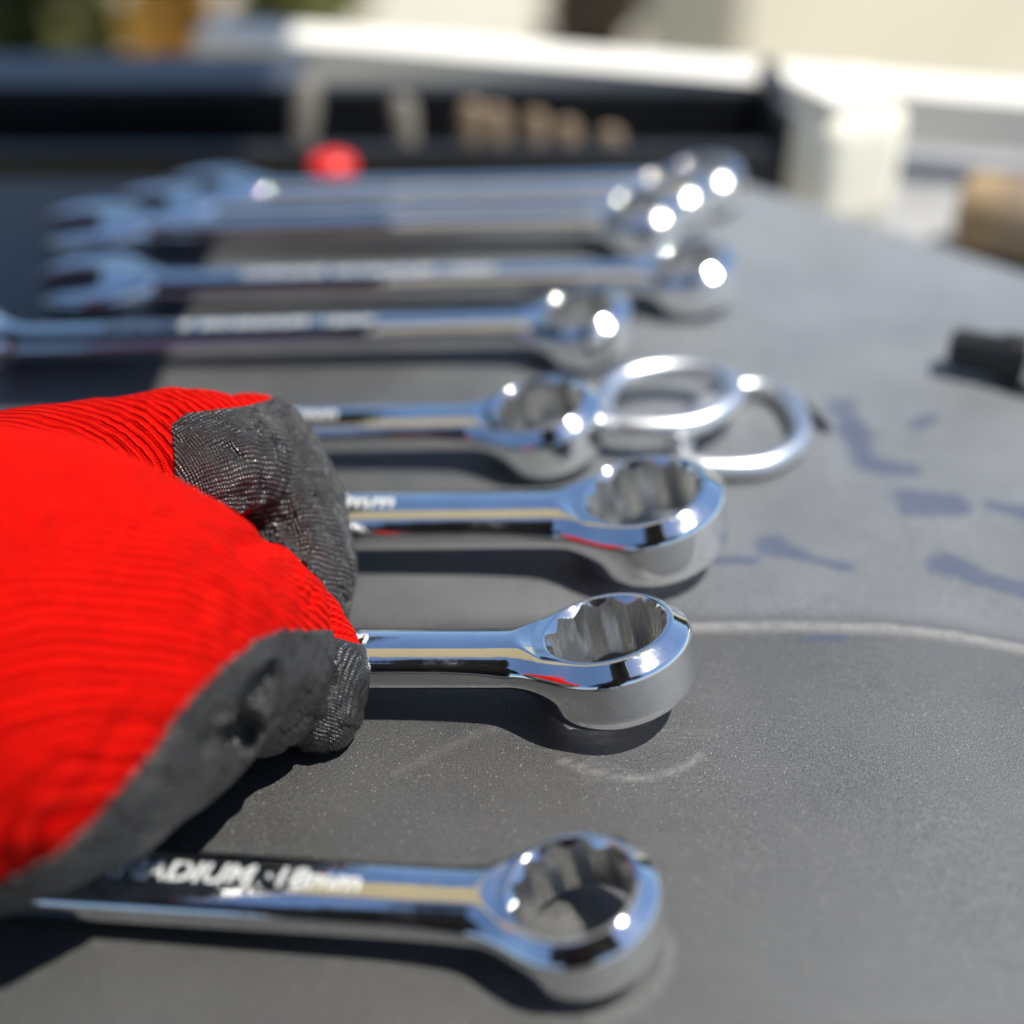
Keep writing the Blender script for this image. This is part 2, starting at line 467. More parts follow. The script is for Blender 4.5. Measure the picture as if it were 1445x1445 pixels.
def build_wrench_meshes():
    out = []
    specs = [('ring_end', (-32, -17, -12), (17, 17, 12), 0.34), ('shank', (-160, -12, -6), (-30, 12, 6), 0.7), ('open_end', (-LW - 20, -20, -7), (-157, 20, 7), 0.8)]
    P1, F1, N1 = nets(f_wrench, (-33, -17, -12), (17, 17, 12), 0.25, it=4, eps=0.07)
    P2, F2, N2 = nets(f_wrench, (-150, -11, -7), (-29, 11, 7), 0.55)
    P3, F3, N3 = nets(f_wrench, (-LW - 21, -20, -7), (-146, 20, 7), 0.8)
    def cut(P, F, N, lo, hi):
        c = P[F].mean(1)[:, 0]; F = F[(c > lo) & (c < hi)]
        used = np.unique(F); mp = -np.ones(len(P), int); mp[used] = np.arange(len(used))
        return P[used], mp[F], N[used]
    out.append(('ring_end', *cut(P1, F1, N1, -31.5, 99)))
    out.append(('shank', *cut(P2, F2, N2, -149, -31.0)))
    out.append(('open_end', *cut(P3, F3, N3, -999, -148.5)))
    objs = []
    for name, P, F, N in out:
        o = mesh_np(name, P, F, [CHROME, BORE], None, N)
        if name == 'ring_end':                      # bore faces get the satin finish
            c = P[F].mean(1); n = N[F].mean(1)
            ct, st = math.cos(TILT), math.sin(TILT)
            qx = c[:, 0] * ct + c[:, 2] * st; qz = -c[:, 0] * st + c[:, 2] * ct
            nz = -n[:, 0] * st + n[:, 2] * ct
            r = np.hypot(qx, c[:, 1]); inner = (r < 11.6) & (np.abs(nz) < 0.55)
            o.data.polygons.foreach_set('material_index', inner.astype(np.int32))
        objs.append(o)
    return objs

def lettering(text, size, x_end, y0, parent, z_off=0.07, shear=0.18):
    cu = bpy.data.curves.new('lettering', 'FONT'); cu.body = text; cu.size = size; cu.shear = shear
    cu.align_x = 'RIGHT'; cu.resolution_u = 3; cu.space_character = 1.0; cu.offset = 0.03
    t = bpy.data.objects.new('lettering', cu); COL.objects.link(t)
    dg = bpy.context.evaluated_depsgraph_get(); dg.update()
    me = bpy.data.meshes.new_from_object(t.evaluated_get(dg))
    bpy.data.objects.remove(t)
    bm = bmesh.new(); bm.from_mesh(me)
    ys = np.arange(-6, 8, 0.5)
    for yy in ys:
        bmesh.ops.bisect_plane(bm, geom=bm.verts[:] + bm.edges[:] + bm.faces[:], plane_co=(0, yy, 0), plane_no=(0, 1, 0))
    for v in bm.verts:
        x, y = v.co.x + x_end, v.co.y + y0
        v.co = Vector((x, y, shank_top(x, y) + z_off))
    r = bmesh.ops.extrude_face_region(bm, geom=bm.faces[:])
    for e in r['geom']:
        if isinstance(e, bmesh.types.BMVert): e.co.z -= z_off + 0.25
    o = mesh_bm('lettering', bm, ETCH, parent)
    return o

proto = build_wrench_meshes()
GROUP = 'chrome combination wrenches laid out in a row on the dark surface'
_first = [True]
def place_wrench(px, py, scale, yaw, roll, label, text=None, lift=0.0, nose=1.6, size=6.2, x_end=-44, y0=-2.0):
    # lowest ring point rests on the surface: ring centre height
    z = (HR * math.cos(TILT) + RO * 0.9 * math.sin(TILT)) * scale + lift
    top = HR * scale
    c = G(px, py, z + top)                          # seen centre of the upper rim
    c[2] = z
    root = empty('combination_wrench', c, Euler((R(roll), R(-nose), R(yaw)), 'XYZ'), scale)
    props(root, label, 'wrench', GROUP)
    for p in proto:
        if _first[0]: o = p; o.parent = root
        else:
            o = p.copy(); COL.objects.link(o); o.parent = root
    _first[0] = False
    if text: lettering(text, size, x_end, y0, root)
    return root

place_wrench(818, 1250, 0.95, -5.5, 0, 'shiny chrome wrench nearest the camera, stamped VANADIUM and 18mm, lying below the gloved hand', 'CHROME VANADIUM \u00b718mm', x_end=-38.0, size=6.3)
place_wrench(866, 888, 1.10, -1.6, -9, 'sharp chrome wrench pinched and lifted by the red and black glove', 'CHROME VANADIUM \u00b719mm', lift=1.2, nose=1.5, x_end=-44)
place_wrench(918, 690, 1.20, -1.2, -2, 'chrome wrench with the widest ring, lying just behind the one held by the glove', 'CHROME VANADIUM \u00b717mm', x_end=-48)
place_wrench(768, 566, 1.04, -0.5, 2, 'chrome wrench half hidden by the glove fingertips, its ring left of the loose steel loops', 'CHROME VANADIUM \u00b716mm', x_end=-50)
place_wrench(822, 432, 0.98, 0.6, 0, 'blurred chrome wrench lying alone across the mat, fifth from the front', 'CHROME VANADIUM \u00b715mm', x_end=-60)
place_wrench(975, 362, 0.98, -0.3, 0, 'blurred chrome wrench with its open jaw at the left picture edge, sixth from the front', 'CHROME VANADIUM \u00b714mm', x_end=-60)
place_wrench(905, 286, 0.97, -0.6, 0, 'front wrench of the far cluster of three, its jaw reaching furthest left')
place_wrench(948, 258, 0.93, -0.2, 0, 'middle wrench of the far cluster of three, jaw and ring between the other two')
place_wrench(995, 236, 0.92, -0.5, 0, 'farthest blurred wrench, behind all others next to the dark tool case')

# ------------------------------------------------------------------ loose steel loops and socket
STEEL = simple('dull_bright_steel', (0.74, 0.75, 0.76), 0.36, 1.0, 120, 0.1)
def loop_pts(pxs, zf, closed=True, n=64):
    Q = [Vector(G(a, b, z)) for (a, b), z in zip(pxs, zf)]
    out = []
    m = len(Q)
    for i in range(n):
        t = i / n * m; k = int(t); f = t - k
        p0, p1, p2, p3 = Q[(k - 1) % m], Q[k % m], Q[(k + 1) % m], Q[(k + 2) % m]
        out.append(0.5 * ((2 * p1) + (-p0 + p2) * f + (2 * p0 - 5 * p1 + 4 * p2 - p3) * f * f + (-p0 + 3 * p1 - 3 * p2 + p3) * f ** 3))
    return out
bm = bmesh.new()
add_tube(bm, loop_pts([(1000, 660), (1080, 655), (1130, 620), (1120, 575), (1080, 548), (1020, 552), (985, 580), (965, 625), (965, 652)], [3.0] * 9), 2.8, 12, True)
o = mesh_bm('steel_loop', bm, STEEL, smooth=True)
props(o, 'thick bright steel loop lying flat to the right of the wrench rings', 'steel ring', 'loose steel loops beside the wrench rings')
bm = bmesh.new()
add_tube(bm, loop_pts([(870, 600), (970, 600), (1025, 575), (1035, 548), (1000, 524), (935, 520), (875, 535), (850, 570)], [8.2, 8.6, 9.0, 9.0, 8.8, 8.4, 8.0, 8.0]), 3.0, 12, True)
o = mesh_bm('steel_loop', bm, STEEL, smooth=True)
props(o, 'smaller steel loop resting over the larger loop, wedged against the wrench rings', 'steel ring', 'loose steel loops beside the wrench rings')
BLACK = simple('black_plastic', (0.012, 0.013, 0.014), 0.35, 0, 60, 0.3)
# black cord arc behind the loops
bm = bmesh.new()
arc = [Vector(G(a, b, 1.2)) for a, b in ((1035, 536), (1065, 540), (1095, 550), (1125, 568), (1150, 588), (1168, 606))]
add_tube(bm, arc, [1.0, 1.3, 1.5, 1.5, 1.4, 1.0], 10)
o = mesh_bm('black_cord', bm, BLACK, smooth=True)
props(o, 'short black curved cord lying just outside the steel loop', 'cord')
# socket at the right edge
sk = G(1446, 540, 0)
root = empty('socket_tool', (sk[0], sk[1], 0), (0, 0, R(-22)))
props(root, 'dark socket with a bright collar cut off by the right picture edge', 'socket')
Mx = Matrix.Translation((0, 0, 7)) @ Matrix.Rotation(R(90), 4, 'Y')
bm = bmesh.new(); add_lathe(bm, [(3.0, -22), (5.2, -21), (5.6, -19), (5.6, -9), (6.8, -7), (6.8, -2), (6.2, -1.4)], 36, Mx)
mesh_bm('socket_body', bm, BLACK, root, True)
bm = bmesh.new(); add_lathe(bm, [(6.5, -1.4), (8.0, -0.8), (8.2, 1), (8.2, 15), (7.4, 16), (5, 16)], 36, Mx)
mesh_bm('collar', bm, STEEL, root, True)

# ------------------------------------------------------------------ background: tool case, rail, block
CASE = simple('dark_case_plastic', (0.014, 0.015, 0.016), 0.42, 0, 40, 0.4, 0.3, 400)
WHITE = simple('cream_white_paint', (0.80, 0.77, 0.69), 0.4, 0, 20, 0.06)
CREAM = simple('cream_plastic', (0.93, 0.88, 0.72), 0.5, 0, 30, 0.08)
c0 = G(1092, 250); 
fy = G(600, 238)[1] + 6
root = empty('tool_case', (0, fy, -12))
def z_at(py, y):                                   # height seen at photo row py for a point at distance y
    d = FW - (py - 722.5) / FPX * UP
    return C0[2] + d[2] / d[1] * y
props(root, 'low dark open tool case standing behind the farthest wrenches', 'tool case')
x0, x1 = -330.0, 100.0
bm = bmesh.new()
add_box(bm, ((x0 + x1) / 2, 6, 5), (x1 - x0, 8, 22)); mesh_bm('front_wall', bm, CASE, root, bevel=1.5)
bm = bmesh.new(); zb = z_at(126, fy + 61) + 12; add_box(bm, ((x0 + x1) / 2, 66, zb / 2 - 3), (x1 - x0, 10, zb + 6)); mesh_bm('back_wall', bm, CASE, root, bevel=1.5)
bm = bmesh.new(); add_box(bm, ((x0 + x1) / 2, 35.5, -5), (x1 - x0 - 8, 50, 3)); mesh_bm('tray_floor', bm, CASE, root, bevel=0.5)
bm = bmesh.new(); add_box(bm, (x1 + 4.2, 36, 12), (8, 68, 34)); mesh_bm('end_wall', bm, CASE, root, bevel=1.5)
bm = bmesh.new(); add_box(bm, (-245, 74, z_at(118, fy + 60) + 12), (320, 40, 3.4)); mesh_bm('lid_flap', bm, simple('dark_plastic_sky_sheen', (0.05, 0.055, 0.065), 0.35, 0, 20, 0.2), root, bevel=1)  # sky reflection on the dark lid, painted as a lighter blue-grey
# tool handles standing in the case
TAN = simple('tan_handle', (0.22, 0.16, 0.10), 0.6, 0, 50, 0.25)
GREYH = simple('grey_handle', (0.20, 0.18, 0.15), 0.5, 0, 50, 0.2)
for i, (px, lean, m, hh, nm) in enumerate(((412, 8, GREYH, 44, 'pale grey handle standing alone in the dark case, leftmost of the handles'),
                                   (575, -4, GREYH, 38, 'brown-grey handle in the case just right of the red knob'),
                                   (655, 5, TAN, 36, 'tan handle in the case, first of the close row of five'),
                                   (700, 0, TAN, 34, 'tan handle in the case, second of the close row of five'),
                                   (750, 3, TAN, 32, 'tan handle in the case, middle of the close row of five'),
                                   (805, -3, TAN, 29, 'tan handle in the case, fourth of the close row of five'),
                                   (860, 2, TAN, 26, 'tan handle in the case, rightmost of the close row of five'))):
    q = G(px, 200, 6); q[1] = fy + 24
    q[0] = (px - 722.5) / FPX * PX(np.array([0, fy + 24, 6]))[2]
    r0 = empty('hand_tool', (q[0], q[1], -24), (R(-14), R(lean), 0))
    props(r0, nm, 'tool handle', 'tool handles standing in the dark case')
    bm = bmesh.new(); add_lathe(bm, [(3.2, 0), (4.6, 3), (5.4, 12), (4.9, hh * 0.6), (5.6, hh * 0.85), (4.6, hh), (2.0, hh + 1.5)], 20); mesh_bm('grip', bm, m, r0, True)
    bm = bmesh.new(); add_lathe(bm, [(5.5, 8), (5.75, 8.6), (5.75, 10.6), (5.5, 11.2)], 20); mesh_bm('band', bm, BLACK, r0, True)
# added panel, out of view above the left edge, to shade the sheet
root = empty('shade_panel', (0, 0, 0)); props(root, 'added black panel, out of view, raised over the far left of the sheet to shade it', 'blocker')
bm = bmesh.new(); add_box(bm, (-330, 395, 112), (556, 146, 4)); mesh_bm('shade_panel_board', bm, CASE, root, bevel=1.2)
for yy in (330, 460):
    bm = bmesh.new(); add_box(bm, (-595, yy, 55), (10, 10, 110)); mesh_bm('shade_panel_leg', bm, CASE, root, bevel=1)
# red knob
RED = simple('red_plastic', (0.62, 0.02, 0.012), 0.35, 0, 40, 0.1)
kp = G(470, 256, 0)
root = empty('red_knob', (kp[0], kp[1] + 1, 0)); props(root, 'small round red knob behind the farthest wrenches, in front of the dark case', 'knob')
bm = bmesh.new(); add_lathe(bm, [(6, 0), (6.4, 0.6), (5.2, 1.2), (4.6, 2.2)], 28); mesh_bm('stem', bm, BLACK, root, True)
bm = bmesh.new(); add_lathe(bm, [(4.5, 2), (8.0, 2.8), (9.0, 5), (8.6, 7), (6.4, 9), (2.4, 10)], 28); mesh_bm('cap', bm, RED, root, True)

# white rail behind, running from far left to near right
a = G(290, 112, -14); b = G(1600, 232, -14)
bm = bmesh.new(); add_beam(bm, (a[0], a[1] + 12, -14), (b[0], b[1] + 12, -14), 26, 21)
root = empty('white_rail', (0, 0, 0)); props(root, 'long cream-white painted rail running behind the dark case to the right', 'rail')
mesh_bm('rail_beam', bm, WHITE, root, bevel=9, seg=6, smooth=True)
# cream block hanging from the rail
bl = G(1190, 268, -8)
root = empty('cream_block', (bl[0], bl[1] + 16, -26), (0, 0, R(28))); props(root, 'rounded cream plastic block against the white rail', 'bracket')
bm = bmesh.new(); add_box(bm, (0, 0, 24), (42, 34, 50)); mesh_bm('block_body', bm, CREAM, root, bevel=13, seg=6, smooth=True)
bm = bmesh.new(); add_box(bm, (0, 0, 50.5), (36, 28, 6)); mesh_bm('block_cap', bm, WHITE, root, bevel=2.5, seg=3, smooth=True)
# lower pale ledge beyond the sheet
LEDGE = simple('pale_grey_metal', (0.30, 0.30, 0.30), 0.45, 0, 30, 0.2)
fe = G(1045, 262); 
bm = bmesh.new(); add_box(bm, (260, fe[1] + 20, -34), (360, 330, 10), R(-18)); o = mesh_bm('lower_ledge', bm, LEDGE, bevel=2); props(o, kind='structure')
# tan roll on the ledge
TANR = simple('tan_wrapped_roll', (0.30, 0.21, 0.11), 0.7, 0, 60, 0.35)
rp = G(1478, 318, -14)
root = empty('tan_roll', (rp[0], rp[1], -13.5), (0, 0, R(-26))); props(root, 'tan brown cylinder lying beyond the sheet at the right edge', 'roll')
bm = bmesh.new(); add_lathe(bm, [(9, -32), (14, -30), (15, -26), (15, 36), (14, 40), (9, 42)], 32, Matrix.Rotation(R(90), 4, 'Y')); mesh_bm('roll_body', bm, TANR, root, True)
bm = bmesh.new(); add_lathe(bm, [(15.1, -16), (15.5, -15.6), (15.5, -4.4), (15.1, -4)], 32, Matrix.Rotation(R(90), 4, 'Y')); mesh_bm('paper_band', bm, TAN, root, True)

# far plants and wall ------------------------------------------------
def leaf_mat(name, a, b_):
    m, nt, b = mat(name)
    oi = N_(nt, 'ShaderNodeNewGeometry')
    nt.links.new(ramp(nt, oi.outputs['Random Per Island'], [(0.0, a), (1.0, b_)]), b.inputs['Base Color'])
    b.inputs['Roughness'].default_value = 0.55
    tr = N_(nt, 'ShaderNodeBsdfTranslucent'); nt.links.new(b.inputs['Base Color'].links[0].from_socket, tr.inputs[0])
    ms = N_(nt, 'ShaderNodeMixShader'); ms.inputs[0].default_value = 0.35
    nt.links.new(b.outputs[0], ms.inputs[1]); nt.links.new(tr.outputs[0], ms.inputs[2])
    nt.links.new(ms.outputs[0], nt.nodes['Material Output'].inputs[0])
    return m
BARK = simple('bark', (0.12, 0.085, 0.055), 0.9, 0, 8, 0.4, 0.5, 30)
rng = random.Random(5)
def plant(name, label, cat, x, y, z, rad, h, m, n=2500, leaf=45, trunk=True, group=None, squash=1.0):
    root = empty(name, (x, y, z)); props(root, label, cat, group)
    V = []; F = []
    cl = [(rng.uniform(-.65, .65) * rad, rng.uniform(-.65, .65) * rad, h * (0.45 if trunk else 0.3) + rng.random() * h * (0.5 if trunk else 0.7), rad * rng.uniform(.28, .5)) for _ in range(26)]
    for _ in range(n if trunk else n * 2):
        cx, cy, cz, cr = rng.choice(cl)
        d = Vector((rng.gauss(0, 1), rng.gauss(0, 1), rng.gauss(0, 1))).normalized() * cr * rng.random() ** .4
        p = Vector((cx, cy, cz)) + Vector((d.x, d.y, d.z * squash))
        e = Euler((rng.uniform(0, 6), rng.uniform(0, 6), rng.uniform(0, 6))).to_matrix()
        L = leaf * rng.uniform(.6, 1.3)
        k = len(V)
        for q in ((-.5, 0, 0), (0, -.24, .05), (.5, 0, 0), (0, .24, .05)): V.append(p + e @ Vector(q) * L)
        F.append((k, k + 1, k + 2, k + 3))
    mesh_np('crown' if trunk else 'foliage', np.array([list(v) for v in V]), np.array(F), m, root, smooth=False)
    bm = bmesh.new()
    add_tube(bm, [(0, 0, 0), (rad * .03, 0, h * .3), (-rad * .03, rad * .02, h * .6), (0, 0, h * .85)], [rad * .09, rad * .07, rad * .05, rad * .02], 8)
    for i in range(5):
        a = i * 1.256; add_tube(bm, [(0, 0, h * (.3 + .07 * i)), (math.cos(a) * rad * .3, math.sin(a) * rad * .3, h * (.5 + .06 * i)), (math.cos(a) * rad * .55, math.sin(a) * rad * .55, h * (.62 + .05 * i))], [rad * .04, rad * .03, rad * .012], 6)
    mesh_bm('trunk' if trunk else 'stem', bm, BARK, root, True)
    return root
GREEN = leaf_mat('dark_green_leaves', (0.018, 0.03, 0.008), (0.06, 0.085, 0.02))
OLIVE = leaf_mat('olive_leaves', (0.10, 0.11, 0.03), (0.26, 0.26, 0.09))
AMBER = leaf_mat('amber_leaves', (0.62, 0.33, 0.05), (0.80, 0.48, 0.10))
BROWN = leaf_mat('dry_brown_leaves', (0.16, 0.11, 0.07), (0.34, 0.26, 0.18))
def far(px, dep): return (px - 722.5) / FPX * dep
def fary(py, dep): return U(722, py, dep)[1], U(722, py, dep)[2]
def shrub(px, py_bottom, dep, radpx, h, label, m, name='shrub', n=900):
    p = U(px, py_bottom, dep); rad = radpx * dep / FPX
    plant(name, label, 'shrub', p[0], p[1], GZ, rad, (p[2] - GZ) + h, m, n=n, leaf=rad * 0.55, trunk=False)
shrub(290, 60, 1700, 110, 260, 'glowing amber-yellow leafy bush beyond the dark case at upper left', AMBER, 'amber_bush', 1500)
shrub(30, 30, 2000, 130, 300, 'dark green shrub at the extreme upper left corner', GREEN, n=1600)
shrub(120, 30, 1900, 60, 180, 'small olive shrub between the dark corner shrub and the amber bush', OLIVE, n=900)
shrub(420, 10, 2200, 100, 200, 'olive shrub right of the amber bush', OLIVE, n=900)
shrub(840, 20, 2200, 110, 300, 'dry brown shrub left of the beige wall', BROWN, n=1400)
shrub(950, 20, 2100, 60, 350, 'dark green shrub tucked against the edge of the beige wall', GREEN, n=1400)

WALLM = simple('beige_render', (0.62, 0.57, 0.44), 0.9, 0, 1.2, 0.10, 0.4, 40)
wp = U(1050, 0, 1900)
bm = bmesh.new(); add_box(bm, (700, 100, 600), (1400, 200, 1200))
o = mesh_bm('beige_wall', bm, WALLM, bevel=8, loc=(wp[0], wp[1], GZ), rot=(0, 0, R(38))); props(o, 'plain beige rendered wall filling the upper right corner', 'wall')
# trees round the yard (their tops show mirrored in the chrome)
for i, (x, y, h, r) in enumerate(((-5200, 9000, 2400, 1300), (-2400, 9800, 2100, 1500), (300, 10400, 2300, 1600), (3200, 9600, 2100, 1500), (6000, 9000, 2400, 1600))):
    plant('garden_tree', ['leftmost tree of the garden row behind the yard', 'second tree from the left in the garden row behind the yard', 'middle tree of the garden row behind the yard', 'tree just right of the middle in the garden row', 'rightmost tree of the garden row behind the yard'][i], 'tree', x, y, GZ, r, h, GREEN, n=1600, leaf=260, group='garden trees behind the yard')

# ------------------------------------------------------------------ gloved hand
def chain(pts): return [(U(a, b, d), r * d / FPX) for a, b, d, r in pts]
NEAR = chain([(-420, 960, 228, 330), (-200, 945, 230, 335), (-20, 930, 234, 322), (100, 915, 242, 275), (200, 905, 252, 210), (290, 890, 261, 150), (350, 890, 266, 100), (368, 935, 267, 74), (376, 992, 268, 66)])
LOWER = chain([(-420, 1130, 224, 150), (-100, 1110, 226, 150), (50, 1085, 232, 112), (160, 1050, 240, 88), (235, 1006, 250, 68), (285, 978, 256, 52)])
TIP = chain([(120, 800, 282, 150), (260, 830, 286, 110), (360, 870, 284, 85), (420, 902, 280, 60), (455, 946, 277, 51), (450, 1004, 276, 56)])
BACK = chain([(-420, 800, 280, 210), (-150, 770, 285, 180), (40, 720, 290, 135), (170, 680, 296, 108), (250, 655, 298, 95), (312, 660, 297, 101)])
DOWN = chain([(350, 610, 308, 58), (384, 645, 306, 56), (416, 720, 304, 60), (436, 800, 301, 54), (446, 878, 299, 43)])
CH = [NEAR, LOWER, TIP, BACK, DOWN]
def d_chain(P, ch):
    best = None
    for (a, ra), (b, rb) in zip(ch, ch[1:]):
        d = b - a; L2 = d @ d
        t = np.clip(((P - a) @ d) / L2, 0, 1)
        q = np.linalg.norm(P - a - t[:, None] * d, axis=1) - (ra + (rb - ra) * t)
        best = q if best is None else smin(best, q, 7.0)
    return best
def vnoise(P, s, seed):
    rs = np.random.RandomState(seed); out = np.zeros(len(P))
    for _ in range(6):
        k = rs.normal(size=3); k /= np.linalg.norm(k); out += np.sin(P @ (k / s * 2 * math.pi) + rs.rand() * 6.28 + 1.5 * np.sin(P @ rs.normal(size=3) / s))
    return out / 6
def f_base(P):
    ds = [d_chain(P, c) for c in CH]
    return smin(smin(smin(ds[0], ds[1], 9.0), ds[2], 9.0), smin(ds[3], ds[4], 1.2), 4.0)
def surf(px, py):                                  # where the glove's skin lies behind a photo point
    d = FW + (px - 722.5) / FPX * RT - (py - 722.5) / FPX * UP; d = d / np.linalg.norm(d)
    t = 150.0
    for _ in range(60):
        v = float(f_base((C0 + d * t)[None])[0])
        if v < 0.02 or t > 420: break
        t += max(v * 0.8, 0.02)
    return C0 + d * t
OLD = [  # (point a, point b, depth, width) folds pressed into the glove
    (U(300, 765, 290), U(412, 738, 285), 4.2, 2.6), (U(396, 610, 288), U(414, 700, 287), 1.6, 1.8), (U(330, 585, 285), U(320, 700, 284), 0.7, 2.4),
    (U(372, 965, 256), U(335, 1025, 256), 7.0, 3.6), (U(300, 1030, 250), U(296, 1055, 250), 4.0, 2.4), (U(440, 880, 276), U(438, 1045, 276), 2.4, 2.0),
    (U(255, 560, 292), U(245, 640, 290), 0.9, 2.0), (U(225, 565, 292), U(215, 640, 290), 0.7, 1.6), (U(455, 720, 292), U(470, 860, 292), 0.9, 2.0)]
STROKES = [([(330, 768), (370, 762), (400, 738)], 2.5, 1.5), ([(300, 640), (345, 690), (352, 735)], 0.9, 1.3), ([(360, 600), (372, 650), (368, 700)], 0.8, 1.2), ([(270, 620), (290, 700)], 0.5, 1.3),
    ([(300, 592), (328, 640), (342, 700)], 0.7, 1.6), ([(262, 640), (268, 690)], 0.4, 1.5),
    ([(374, 962), (352, 992), (336, 1026)], 15.0, 2.6), ([(304, 1012), (292, 1052)], 6.0, 1.7), ([(336, 944), (366, 926), (394, 940), (398, 985), (384, 1020)], -1.6, 1.5),
    ([(286, 1000), (318, 1000), (322, 1030)], -1.0, 1.3),
    ([(440, 1042), (468, 1022), (488, 994)], 0.7, 0.9), ([(470, 930), (480, 980)], 0.35, 0.9),
    ([(424, 700), (444, 760), (456, 830)], -0.8, 1.6), ([(398, 700), (424, 780), (438, 850)], 0.9, 1.2), ([(452, 700), (470, 780), (478, 860)], 0.6, 1.1),
    ([(228, 560), (222, 610), (232, 660)], 0.8, 1.8), ([(262, 548), (250, 600)], 0.6, 1.4), ([(190, 575), (196, 620)], 0.5, 1.6),
    ([(180, 1010), (140, 1080), (90, 1150)], 0.7, 2.4), ([(230, 1030), (200, 1110)], 0.6, 1.6)]
CREASES = []
for pts, dp, wd in STROKES:
    Q = [surf(*q) for q in pts]
    for a_, b_ in zip(Q, Q[1:]): CREASES.append((a_, b_, dp, wd))
POCKETS = [(surf(368, 968) + FW * 2.0, surf(338, 1034) + FW * 3.0, 3.6), (surf(338, 1034) + FW * 2.0, surf(330, 1050) + FW * 10.0, 4.0), (surf(300, 1026) + FW * 1.0, surf(292, 1060) + FW * 2.0, 2.2)]
CBOX = [(np.minimum(a, b) - 3 * w_, np.maximum(a, b) + 3 * w_) for a, b, _, w_ in CREASES]
def folds(P):                                      # sharp little wrinkles of the rubber coating
    n = vnoise(P * np.array([1.0, 1.0, 0.6]), 8.0, 21)
    return 0.55 * (np.exp(-(n / 0.10) ** 2) - 0.25)
def f_hand(P):
    ds = [d_chain(P, c) for c in CH]
    a = smin(ds[0], ds[1], 9.0)
    tip = ds[2]
    bk = smin(ds[3], ds[4], 1.2)
    d = smin(a, tip, 1.2 + 8.8 * np.clip((-46 - P[:, 0]) / 14, 0, 1))
    d = smin(d, bk, 4.0)
    add = np.zeros(len(P)); last = None
    for (a_, b_, dp, wd), (bl, bh) in zip(CREASES, CBOX):
        m = ((P > bl) & (P < bh)).all(1)
        if not m.any(): continue
        Q = P[m]
        dd = b_ - a_; t = np.clip(((Q - a_) @ dd) / (dd @ dd), 0, 1)
        q = np.linalg.norm(Q - a_ - t[:, None] * dd, axis=1)
        g = dp * np.exp(-(q / wd) ** 2); cur = add[m]
        add[m] = np.where(np.abs(g) > np.abs(cur), g, cur)
    d = d + add
    d = d + 0.5 * vnoise(P, 16, 3) + 0.3 * vnoise(P, 6.5, 4) + 0.10 * vnoise(P, 3.2, 5)
    for a_, b_, rr in POCKETS:
        dd = b_ - a_; t = np.clip(((P - a_) @ dd) / (dd @ dd), 0, 1)
        q = np.linalg.norm(P - a_ - t[:, None] * dd, axis=1) - rr
        d = smax(d, -q, 2.2)
    return smax(d, 0.25 - P[:, 2], 1.0)
BN = np.array([(-600, 1330), (-300, 1290), (0, 1244), (75, 1207), (124, 1165), (166, 1115), (207, 1070), (257, 995), (307, 945), (357, 904), (398, 887), (440, 889), (520, 889)], float)
def coat_near(P):
    px, py, dep = PX(P); yb = np.interp(px, BN[:, 0], BN[:, 1]); return (yb - py) * dep / FPX * 0.75
def coat_tip(P):
    px, py, dep = PX(P); return (896 - py + 0.25 * (px - 460)) * dep / FPX
def coat_back(P):
    px, py, dep = PX(P)
    top = np.interp(px, [240, 262, 300, 340, 372, 400], [600, 583, 578, 574, 566, 556])
    left = 243 + 2 * np.sin(py * 0.05)
    return np.maximum((left - px), (top - py)) * dep / FPX
def coat_field(P):
    ds = np.stack([d_chain(P, c) for c in CH], 1)
    k = ds.argmin(1)
    c = np.where(k <= 1, coat_near(P), np.where(k == 2, coat_tip(P), coat_back(P)))
    return c + 0.12 * vnoise(P, 1.6, 9)
def f_coat(P): return smax(f_hand(P) - 0.55 + folds(P), coat_field(P), 0.5)
def f_knit(P): return f_hand(P) + 2.6 * np.clip(-(coat_field(P) + 0.6) / 2.0, 0, 1)
AX_NEAR = U(430, 1300, 262); AX_BACK = U(60, 790, 300)
def knit_coords(P):                                # rows of the knit run round these two axes
    ds = np.stack([d_chain(P, c) for c in CH], 1)
    back = np.minimum(ds[:, 3], ds[:, 4]) < ds[:, :3].min(1)
    out = []
    for A in (AX_NEAR, AX_BACK):
        q = P - A; a = q @ RT; b = q @ UP; rr = np.hypot(a, b)
        out.append((np.arctan2(b, a) * 52.0 + 0.35 * (q @ FW), rr + 0.5 * (q @ FW)))
    return np.where(back, out[1][0], out[0][0]), np.where(back, out[1][1], out[0][1])
def add_attr(o, name, val):
    at = o.data.attributes.new(name, 'FLOAT', 'POINT'); at.data.foreach_set('value', np.asarray(val, dtype=np.float32))
def smooth_attr(F, n, v, it=6):
    E = np.concatenate([F[:, [0, 1]], F[:, [1, 2]], F[:, [2, 3]], F[:, [3, 0]]])
    for _ in range(it):
        a = np.bincount(E[:, 0], v[E[:, 1]], n) + np.bincount(E[:, 1], v[E[:, 0]], n)
        c = np.bincount(E[:, 0], None, n) + np.bincount(E[:, 1], None, n)
        v = 0.4 * v + 0.6 * a / np.maximum(c, 1)
    return v
